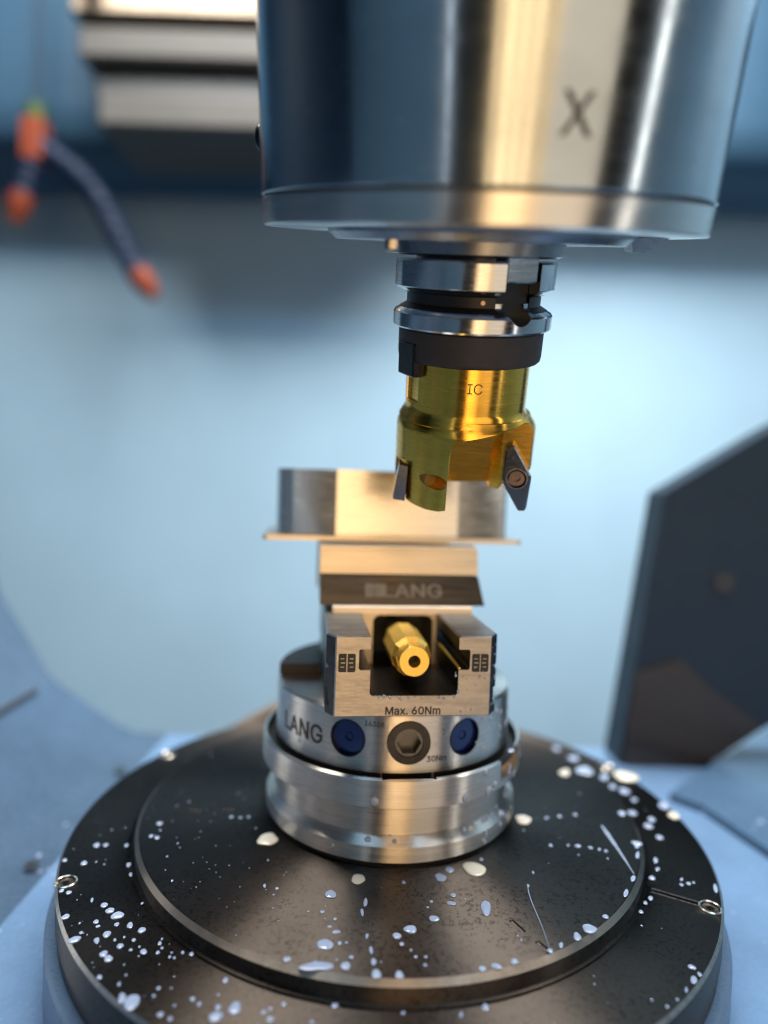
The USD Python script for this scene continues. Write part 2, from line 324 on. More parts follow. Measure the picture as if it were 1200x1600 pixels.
obj('bracket', bx(nx_ - .011, nx_ + .011, ny_ - .007, ny_ + .021, nz_ + .055, nz_ + .09), 'dark_gap', nz, smooth=False)

# ------------------------------------------------------------------ rotary table
rt = thing('rotary_table', 'large round dark steel rotary table under the vise', 'rotary table')
SC = [(.1463, -.0752), (-.1493, -.0718), (.150, .070), (-.150, .068)]
outer = solid([(.1688, -.016), (.170, -.0148), (.170, -.0012), (.1688, 0)], n=256)
ring_groove = lathe([(.1372, -.0012), (.1392, -.0012), (.1392, .01), (.1372, .01)], n=256)
outer -= ring_groove
ang = math.atan2(-.0752, .1463)
outer -= bx(.139, .160, -.0011, .0011, -.002, .01).rotate((0, 0, math.degrees(ang)))
for x, y in SC: outer -= cyl(.0042, .01, 48).translate((x, y, -.0035))
obj('outer_plate', outer, 'table_steel', rt)
for s in (-1, 1): obj('slot_edge', (bx(.1395, .1603, -.0003, .0003, -.0003, .00015).translate((0, s * .00145, 0))).rotate((0, 0, math.degrees(ang))), 'bright_edge', rt, smooth=False)
obj('rim_edge', lathe([(.1690, -.00012), (.17015, -.0013), (.1702, -.0012), (.1690, .00012)], n=256), 'ledge_steel', rt)
inner = solid([(.1357, -.0005), (.1357, .0063), (.1338, .0082), (.1334, .0085)], n=256)
pads = [(.052, -.104), (.060, -.116)]
for x, y in pads: inner -= rbx(-.0042, .0042, -.0012, .0012, .0078, .02, .0007).rotate((0, 0, -60)).translate((x, y, 0))
for x, y in ((-.105, -.020), (-.088, -.018)): inner -= rbx(-.0035, .0035, -.0010, .0010, .0078, .02, .0006).rotate((0, 0, 5)).translate((x, y, 0))
obj('inner_plate', inner, 'table_steel', rt)
obj('worn_edge', lathe([(.1337, .0080), (.1356, .0061), (.13585, .0063), (.1339, .00832)], n=256), 'lip_steel', rt)
for x, y in SC:
    s = cyl(.0036, .003, 40).translate((x, y, -.0034)) - m3.Manifold.cylinder(.01, .0019, .0019, 6).translate((x, y, -.0022))
    sc = obj('screw', s, 'screw_steel', rt)
    rg = lathe([(.0041, -.001), (.0050, -.001), (.0050, .0002), (.0045, .0006), (.0041, .0003)], n=48).translate((x, y, 0))
    obj('screw_rim', rg, 'bright_edge', sc)
obj('skirt_ring', solid([(.1735, -.053), (.1745, -.050), (.1745, -.0235), (.1732, -.0222), (.160, -.0222)], n=256), 'rim_paint', rt)
obj('gap_ring', solid([(.1692, -.0221), (.1692, -.0162)], n=200), 'dark_gap', rt)  # dark ring filling the gap under the outer plate

# ------------------------------------------------------------------ clamping base under the vise
AZ = 6.3
def azrot(m, az=AZ): return m.rotate((0, 0, az))
cb = thing('clamping_base', 'stepped round steel clamping base between the table and the vise', 'clamping base')
obj('foot_dark_ring', solid([(.0665, .0086), (.0672, .0092), (.0672, .0114)]), 'black_fill', cb)  # dark ring filling the gap under the foot
obj('foot', solid([(.0684, .0115), (.0691, .0122), (.0691, .0193), (.0684, .0200), (.0645, .0232)]), 'turned_steel', cb)
obj('neck', solid([(.0648, .0233), (.0648, .0376)]), 'turned_steel', cb)
fl = solid([(.0648, .0377), (.0710, .0386), (.0715, .0391), (.0715, .0517), (.0707, .0525)])
fl -= lathe([(.0634, .0475), (.0697, .0475), (.0697, .06), (.0634, .06)], n=160)
fl -= azrot(bx(-.0127, .0127, -.0700, -.0600, .0470, .06))
for a in (58, 178, -70 - 120): fl -= bx(-.011, .011, -.09, -.0660, .0425, .06).rotate((0, 0, a))
obj('flange', fl, 'turned_steel', cb)
obj('ledge_shade', lathe([(.0647, .0476), (.0695, .0476), (.0695, .0515), (.0693, .0515), (.0693, .0479), (.0649, .0479), (.0649, .0524), (.0647, .0524)], n=160) - azrot(bx(-.0127, .0127, -.08, -.05, .04, .06)), 'black_fill', cb)  # black lining paints the shade in the ledge groove
obj('slot_shade', azrot(bx(-.0121, .0121, -.0697, -.0604, .0471, .0480) + bx(-.0121, .0121, -.0606, -.0603, .0480, .0522)), 'black_fill', cb, smooth=False)  # black lining paints the shade inside the flange notch
dr = solid([(.0645, .0526), (.0645, .0800), (.0632, .0813)])
def radial(r, h, az, z, r0=.0645, seg=48, r2=None):   # cylinder of radius r whose outer end lies on the drum surface
    return cyl(r, h, seg, r2).rotate((90, 0, 0)).translate((0, -(r0 - h), z)).rotate((0, 0, az))
holes = [(-20.0, .0672, .0084), (32.5, .0672, .0084)]
for az, z, r in holes: dr -= radial(r, .012, az, z, .070)
dr -= radial(.0104, .014, AZ, .0672, .072)
obj('drum', dr, 'turned_steel', cb)
for az, z, r in holes:
    pl = radial(r - .0002, .004, az, z, .0622) - radial(.0022, .003, az, z, .0635)
    q = obj('blue_plug', pl, 'blue_plug', cb)
    obj('plug_centre', radial(.0016, .001, az, z, .0618), 'blue_plug', q)
    lr = (radial(r + .0006, .010, az, z, .072) - radial(r - .0001, .012, az, z, .073)) ^ solid([(.0647, .05), (.0647, .09)])
    obj('bore_edge', lr, 'dark_screw', cb)
cs = radial(.0102, .010, AZ, .0672, .0652, 64) - radial(.0068, .003, AZ, .0672, .0668, 64) - radial(.0059, .0085, AZ, .0672, .0668, 48)
cs_p = obj('clamping_screw', cs, 'dark_screw', cb)
hx = radial(.0066, .006, AZ, .0672, .0646, 64) - radial(.0058, .007, AZ, .0672, .0668, 6)
obj('socket_shade', radial(.0059, .0012, AZ, .0672, .0594, 32), 'ink_black', cs_p)  # black disc paints the shade at the bottom of the socket
obj('hex_socket', hx, 'socket_steel', cs_p)
obj('lettering', wrap(text('16308', .0022, .00012, True), .0645, -8.4, .0755, .0015), 'ink_black', cb)
obj('lettering', wrap(text('30Nm', .0026, .00012, True), .0645, 18.6, .0590, .0015), 'ink_black', cb)
obj('lettering', wrap(text('LANG', .0085, .00015, True), .0645, -46, .0655, .0015), 'engraved_dark', cb)
obj('lettering', wrap(text('1', .0028, .00012), .0645, 21.5, .0715, .0015), 'engraved_light', cb)

obj('vise_reflection', (solid([(.0638, .0814), (.0638, .0862), (.0630, .0870)]) ^ bx(-.08, -.0412, .0, .07, .08, .09).rotate((0, 0, 6.8))), 'black_fill', cb)  # dark segment added as the reflection of the vise on the drum top
# ------------------------------------------------------------------ vise (own frame, turned 6.8 degrees)
VM = trimesh.transformations.rotation_matrix(math.radians(6.8), [0, 0, 1])
vs = thing('machine_vise', 'compact steel machine vise with bright ground front and dark slot', 'vise', VM)
B0, T0 = .0817, .1190
front = [(-.0405, B0), (.0405, B0), (.0405, T0), (.0213, T0), (.0205, .1182), (.0205, .1128), (.0252, .1128), (.0258, .1122), (.0258, .1040), (.0252, .1033), (.0205, .1033), (.0205, .0925), (.0193, .0913), (-.0193, .0913),
         (-.0205, .0925), (-.0205, .1033), (-.0252, .1033), (-.0258, .1040), (-.0258, .1122), (-.0252, .1128), (-.0205, .1128), (-.0205, .1182), (-.0213, .1190), (-.0405, T0)]
body = xz_extrude(front, -.070, .070)
foot = [(-.0360, -.070), (.0355, -.070), (.0405, -.0625), (.0405, .0625), (.0355, .070), (-.0360, .070), (-.0405, -.0625 + .125), (-.0405, -.0625)]
body ^= prism(foot, .06, .075)
# chamfers: top front edge, bottom front edge, outer top edges
body -= bx(-.05, .05, -.002, .002, -.002, .002).rotate((45, 0, 0)).translate((0, -.0711, T0 + .0011))
body -= bx(-.05, .05, -.002, .002, -.002, .002).rotate((45, 0, 0)).translate((0, -.0706, B0 - .0018))
for s in (-1, 1):
    body -= bx(-.0025, .0025, -.09, .09, -.0025, .0025).rotate((0, 45, 0)).translate((s * .0413, 0, T0 + .0018))
    body -= bx(-.0012, .0012, -.09, .09, -.0012, .0012).rotate((0, 45, 0)).translate((s * .0408, 0, .1035))
    body -= bx(-.002, .002, -.09, .09, -.004, .004).translate((s * .0408, 0, .0895))
obj('body', body, 'vise_steel', vs, smooth=25)
# jaw carriage with the arched tunnel for the screw
arch = xz_extrude(roundpoly([(-.0163, .08), (.0163, .08), (.0163, .1178), (-.0163, .1178)], .004), -.03, .06)
car = yz_extrude([(-.0198, .1192), (-.0189, .1224), (-.0178, .1228), (.012, .1228), (.012, .1192)], -.0360, .0395)
car += bx(-.0202, .0202, -.0170, .012, .0916, .1200)
car -= arch.translate((.002, 0, 0))
obj('carriage', car, 'ground_steel', vs, smooth=25)
obj('tunnel_back', bx(-.0203, .0203, .0125, .016, .0915, .1185), 'black_fill', vs, smooth=False)
def jaw(y_sign):
    lo = yz_extrude([(-.0160, .1229), (-.0090, .1380), (.0125, .1380), (.0125, .1229)], -.0430, .0475)
    lo ^= xz_extrude([(-.0434, .120), (.0475, .120), (.0447, .1385), (-.0431, .1385)], -.05, .05)
    up = yz_extrude([(-.0070, .1386), (-.0045, .1500), (-.0038, .1532), (.0125, .1532), (.0125, .1386)], -.0431, .0452)
    gap = bx(-.0425, .0442, -.0060, .012, .1379, .1387)
    return lo, up, gap
lo, up, gap = jaw(1)
j = obj('front_jaw', lo, 'jaw_dark', vs, smooth=20)
obj('jaw_insert', up, 'jaw_steel', j, smooth=20)
obj('jaw_joint', gap, 'dark_gap', j, smooth=False)
teeth = m3.Manifold()
nt = 44
for i in range(nt):
    x = -.0424 + i * .0872 / (nt - 1)
    teeth += m3.Manifold.hull_points([(x - .0008, -.0008, .1530), (x + .0008, -.0008, .1530), (x, .0004, .1546), (x - .0008, .010, .1530), (x + .0008, .010, .1530), (x, .0085, .1546)])
obj('jaw_teeth', teeth, 'jaw_steel', j, smooth=False)
rear = bx(-.0431, .0452, .0680, .0800, .1191, .1532)
obj('rear_jaw', rear, 'jaw_dark', vs, smooth=20)
# lettering on the sloped jaw face
tl = math.atan2(.0151, .0070)
SL = np.array([[1, 0, 0, .0075], [0, math.cos(tl), -math.sin(tl), -.01255], [0, math.sin(tl), math.cos(tl), .1304], [0, 0, 0, 1.0]])
obj('lettering', tr(text('LANG', .0070, .00012, True), SL @ np.diag([1.28, 1, 1, 1])), 'engraved_light', j, smooth=False)
def emblem(w, h, ring=True):
    """dark rounded square with two mirrored angular S-lines"""
    sq = Polygon([(-w / 2, -h / 2), (w / 2, -h / 2), (w / 2, h / 2), (-w / 2, h / 2)]).buffer(-.0008).buffer(.0008)
    bars = [sbox(-.03 * w, -h * .5, .03 * w, h * .5)]
    for s in (-1, 1):
        bars += [sbox(*sorted((s * .1 * w, s * .34 * w)), *(-.035 * h, .035 * h)) if False else sbox(min(s * .1 * w, s * .36 * w), -.03 * h, max(s * .1 * w, s * .36 * w), .03 * h)]
        bars += [sbox(min(s * .16 * w, s * .38 * w), .20 * h, max(s * .16 * w, s * .38 * w), .25 * h), sbox(min(s * .16 * w, s * .38 * w), -.25 * h, max(s * .16 * w, s * .38 * w), -.20 * h)]
    return sq, bars
def flat(g, d):
    return trimesh.util.concatenate([trimesh.creation.extrude_polygon(q, d, engine='earcut') for q in getattr(g, 'geoms', [g])])
from shapely.ops import unary_union
for X in (-.0312, .0306):
    sq, bars = emblem(.0078, .0084)
    g = sq.difference(unary_union(bars))
    obj('emblem', face_text(flat(g, .00015), X, -.0700, .1066), 'ink_black', vs, smooth=False)
sq, bars = emblem(.0098, .0074)
obj('emblem', tr(flat(sq.difference(unary_union(bars)), .00012), np.array(SL) @ trimesh.transformations.translation_matrix((-.0212, 0, 0))), 'engraved_light', j, smooth=False)
obj('lettering', face_text(text('Max. 60Nm', .0035, .00015, True), -.0002, -.0700, .0845), 'ink_black', vs, smooth=False)
# gold screw nut along y
ng = []
nut = m3.Manifold.cylinder(.0300, .0097, .0097, 10).rotate((90, 0, 0)).translate((0, -.026, 0))
nut += m3.Manifold.cylinder(.003, .0097, .0076, 10).rotate((90, 0, 0)).translate((0, -.0559, 0))
hexn = m3.Manifold.cylinder(.0085, .0079, .0079, 6).rotate((90, 0, 0)).translate((0, -.058, 0)) ^ m3.Manifold.cylinder(.0105, .0098, .0068, 64).rotate((90, 0, 0)).translate((0, -.0565, 0))
nsh = nut - cyl(.0035, .03, 40).rotate((90, 0, 0)).translate((0, -.045, 0))
nsh -= bx(-.0012, .0012, -.0575, -.050, -.012, -.0075).rotate((0, 50, 0))
sp = obj('screw_nut', nsh.translate((.0003, 0, .1062)), 'gold_nut', vs, smooth=20)
hexn -= cyl(.0029, .03, 40).rotate((90, 0, 0)).translate((0, -.045, 0))
obj('hex_end', hexn.rotate((0, 12, 0)).translate((.0003, 0, .1062)), 'gold_nut', sp, smooth=20)
obj('nut_bore_shade', cyl(.0030, .002, 32).rotate((90, 0, 0)).translate((.0003, -.0555, .1062)), 'ink_black', sp)  # black disc paints the shade inside the bore
obj('spindle_rod', cyl(.0062, .06, 40).rotate((90, 0, 0)).translate((.0003, .05, .1062)), 'screw_steel', vs)
obj('gold_rail_strip', bx(.0206, .0216, -.0690, -.020, .1034, .1041), 'gold_nut', vs, smooth=False)  # thin gold strip along the right rail only

# ------------------------------------------------------------------ workpiece
wp = thing('workpiece', 'bright milled aluminium block clamped on top of the vise jaws', 'workpiece', VM)
out = [(-.0341, .0200), (.0389, .0200), (.0392, .0212), (.0680, .0268), (.0708, .0285), (.0727, .0320), (.0736, .0370), (.0738, .075), (.070, .079), (-.066, .079), (-.0695, .075), (-.0695, .042), (-.0690, .0365), (-.0672, .0320), (-.0640, .0290), (-.0590, .0272), (-.0346, .0232)]
blk = prism(out, .0385, .1573)
obj('block', blk, 'milled_aluminium', wp, smooth=25)
lip = prism(roundpoly([(-.0757, .0125), (.0765, .0125), (.0765, .082), (-.0757, .082)], .002), .0026, .1547)
obj('base_lip', lip, 'jaw_steel', wp, smooth=25)

# ------------------------------------------------------------------ spindle head, tool holder and cutter share the tilted spindle axis
SM = np.eye(4)
SM[:3, 0] = (.9999045, .0082173, .0111083); SM[:3, 1] = (-.011258, .9506158, .310166); SM[:3, 2] = (-.008011, -.3102614, .9506175); SM[:3, 3] = (.0284454, -.0664795, .2602735)
SM[:3, :3] = SM[:3, :3] @ trimesh.transformations.rotation_matrix(math.radians(.4), [0, 1, 0])[:3, :3] @ trimesh.transformations.rotation_matrix(math.radians(2.3), [1, 0, 0])[:3, :3]
ZB = .0392
sh_ = thing('spindle_head', 'big polished steel spindle head hanging from the top of the picture', 'spindle head', SM)
obj('housing', solid([(.0908, ZB + .0108), (.0912, ZB + .0112), (.0882, .30)], n=256), 'spindle_steel', sh_)
obj('groove', solid([(.0895, ZB + .0096), (.0895, ZB + .0109)], n=200), 'dark_gap', sh_)
obj('end_ring', solid([(.0902, ZB), (.0907, ZB + .0005), (.0910, ZB + .0094), (.0906, ZB + .0098)], n=256), 'ring_steel', sh_)
obj('nose_plate', solid([(.0610, ZB - .0040), (.0640, ZB - .0014), (.0645, ZB + .0001)], n=160), 'spindle_nose_steel', sh_)
obj('nose_ring', solid([(.0345, ZB - .0094), (.0370, ZB - .0086), (.0375, ZB - .0038)], n=128), 'spindle_nose_steel', sh_)
def sloc(m, az, r=0.0, z=0.0): return m.translate((0, -r, z)).rotate((0, 0, az))
obj('drive_key', sloc(cbx(-.0078, .0078, -.0045, .006, .0206, .0310, .0006), 27.5, .0285), 'holder_steel', sh_, smooth=20)
obj('drive_key', sloc(cbx(-.0078, .0078, -.0045, .006, .0206, .0310, .0006), 207.5, .0285), 'holder_steel', sh_, smooth=20)
obj('nozzle', rbx(-.0400, -.0345, -.046, -.038, ZB - .0085, ZB - .0010, .0015), 'screw_steel', sh_)
ft = m3.Manifold.hull_points([(.062, -.012, ZB - .0001), (.078, -.012, ZB - .0001), (.062, .0, ZB - .0001), (.078, .0, ZB - .0001), (.064, -.010, ZB - .0058), (.069, -.010, ZB - .0058), (.064, -.001, ZB - .0058), (.069, -.001, ZB - .0058)])
obj('nozzle', ft, 'screw_steel', sh_, smooth=20)
obj('side_screw', m3.Manifold.sphere(.0052, 24).scale((.6, 1, 1)).translate((-.0912, .000, .0720)), 'dark_screw', sh_)
obj('pen_mark', wrap(text('X', .0112, .00012), .0914, 8.5, .0690, .001), 'pen_grey', sh_)

th = thing('tool_holder', 'steel tool holder with V-grooved flange and black collar under the spindle', 'tool holder', SM)
hp = solid([(.0285, 0.0001), (.0336, .0001), (.0345, .0004), (.0352, .0012), (.0352, .0066), (.0345, .0076), (.0292, .0106), (.0292, .0146), (.0342, .0168), (.0349, .0176), (.0349, .0276), (.0342, .0284), (.0262, .0284), (.0240, .036)], n=200)
for a in (27.5, 207.5):
    hp -= sloc(bx(-.0086, .0086, -.02, .0050, .0124, .05), a, .0310)
    hp -= sloc(cyl(.0058, .05, 40).rotate((90, 0, 0)).translate((0, 0, 0)), a, -.0, .0098) ^ sloc(bx(-.02, .02, -.03, .0075, -.1, .1), a, .0340)
obj('flange', hp, 'holder_steel', th, smooth=28)
obj('groove_reflection', lathe([(.0285, .0088), (.0326, .0088), (.0295, .0106), (.0295, .0147), (.0330, .0163), (.0285, .0163)], n=160) - sloc(bx(-.0086, .0086, -.02, .0050, 0, .05), 27.5, .0310), 'black_fill', th)  # black band paints the dark reflection in the flange groove
obj('keyway_shade', sloc(bx(-.0083, .0083, -.0004, .0, .0050, .0202), 27.5, .0265), 'black_fill', th, smooth=False)  # black plate paints the shade at the back of the keyway
obj('groove_pin', sloc(cyl(.0009, .004, 16).rotate((90, 0, 0)), 0, .0270, .0128), 'bronze_screw', th)
col = solid([(.0290, -.0138), (.0312, -.0138), (.0322, -.0128), (.0325, -.0110), (.0325, -.0008), (.0318, .0000)], n=160)
kbox = sloc(bx(-.0073, .0073, -.02, .02, -.03, -.0055), -65, .0318)
obj('collar', col - kbox, 'black_collar', th)
obj('drive_lug', sloc(cbx(-.0072, .0072, -.0008, .010, -.0200, -.0056, .0006), -65, .0318), 'dark_screw', th, smooth=20)

ct = thing('milling_cutter', 'gold coated indexable milling cutter with dark carbide inserts', 'milling cutter', SM)
upb = solid([(.0276, -.0139), (.0282, -.0145), (.0282, -.0345), (.0285, -.0358), (.0292, -.0372), (.0303, -.0388), (.0310, -.0402)], n=160)
lob = solid([(.0316, -.082), (.0329, -.0800), (.0331, -.078), (.0331, -.0446), (.0328, -.0430), (.0320, -.0412), (.0310, -.0400), (.0296, -.0376)], n=160).translate((.0012, 0, 0))
gb = upb + lob
A = m3.Manifold.batch_hull([m3.Manifold.sphere(.0095, 40).scale((.45, 1, 1)).translate((x, y + (.0200 if z < -.1 and y > -.05 else 0), z)) for x, zt, y0 in ((-.0050, -.0540, -.0140), (.045, -.0445, -.0245)) for y in (y0, -.08) for z in (zt, -.12)])
seat = prism([(.0135, -.0092), (.0172, -.0134), (.06, -.0220), (.06, .06), (.0135, .06)], .2, -.15)
gb -= (A - seat)
cutline = [(-.06, -.0755), (-.028, -.0770), (-.024, -.0782), (-.018, -.0788), (-.0125, -.0785), (-.0095, -.0775), (-.0075, -.0760), (-.0065, -.0755), (.0137, -.0735), (.0175, -.0728), (.0190, -.0700), (.0240, -.0645), (.0330, -.0615), (.06, -.058), (.06, -.1), (-.06, -.1)]
gb -= xz_extrude(cutline, -.08, .08)
# left insert pocket and coolant hole
gb -= xz_extrude([(-.045, -.0590), (-.0262, -.0605), (-.0270, -.0800), (-.045, -.0800)], -.040, -.002)
d = np.array([math.sin(math.radians(20)), math.cos(math.radians(20)), 0.25]); 
hol = cyl(.0034, .03, 40).rotate((-90, 0, 0)).translate((0, -.006, 0)).rotate((0, 0, -68 + 40)).rotate((0, 0, 0))
hol = cyl(.0034, .034, 40).translate((0, 0, -.012)).transform(np.c_[trimesh.geometry.align_vectors([0, 0, 1], [-.50, .86, .1])[:3, :3], [-.0145, -.0293, -.0647]])
gb -= hol
# recess on the left shoulder
gb -= sloc(rbx(-.006, .006, -.01, .0022, -.0330, -.012, .0015), -68, .0285)
obj('body', gb, 'gold_coating', ct, smooth=28)
obj('hole_shade', cyl(.0033, .012, 32).transform(np.c_[trimesh.geometry.align_vectors([0, 0, 1], [-.50, .86, .1])[:3, :3], [-.0145 - .50 * .0035, -.0293 + .86 * .0035, -.0647 + .00035]]), 'engraved_gold', ct)  # dark gold plug paints the shade inside the coolant hole
ins2 = [(.0187, -.0520), (.0193, -.0508), (.0215, -.0495), (.0226, -.0497), (.0313, -.0632), (.0316, -.0650), (.0309, -.0796), (.0301, -.0811), (.0274, -.0813), (.0266, -.0804), (.0187, -.0680), (.0183, -.0665)]
iy0, iy1 = -.0142, -.0188
ip = np.array(ins2); ic = ip.mean(0)
ipoly = Polygon(ins2)
lowp = [tuple(v) for v in ipoly.buffer(-.0007).exterior.coords][:-1]
ins_m = m3.Manifold.hull_points([(x, iy0, z) for x, z in lowp] + [(x, iy1 + .0006, z) for x, z in ins2] + [(x, iy1, z) for x, z in lowp])
ins_m -= cyl(.0048, .01, 40).rotate((90, 0, 0)).translate((.0250, iy1 + .004, -.0653))
def tilt(m): return m.translate((-.0250, .0150, 0)).rotate((0, 0, -11.3)).translate((.0250, -.0158, 0))
i0 = obj('insert', tilt(ins_m), 'carbide', ct, smooth=15)
rim = (cyl(.0054, .0006, 48, .0050) - cyl(.0045, .001, 48)).rotate((90, 0, 0)).translate((.0250, iy1 + .0002, -.0653))
scw = cyl(.0043, .0030, 40, .0036).rotate((90, 0, 0)).translate((.0250, iy1 + .0034, -.0653))
scw -= m3.Manifold.cylinder(.004, .0018, .0018, 6).rotate((90, 0, 0)).translate((.0250, iy1 + .0018, -.0653))
obj('insert_screw', tilt(scw), 'bronze_screw', i0)
obj('insert_rim', tilt(rim), 'screw_steel', i0)
ins3 = xz_extrude([(-.0302, -.0598), (-.0263, -.0606), (-.0271, -.0776), (-.0325, -.0770), (-.0328, -.0755)], -.0200, -.0050)
obj('insert', ins3.translate((.029, .0125, 0)).rotate((0, 0, -2)).translate((-.029, -.0125, 0)), 'carbide', ct, smooth=False)
obj('lettering', wrap(text('IC', .0044, .00010), .0282, 0.2, -.0225, .001), 'engraved_gold', ct)

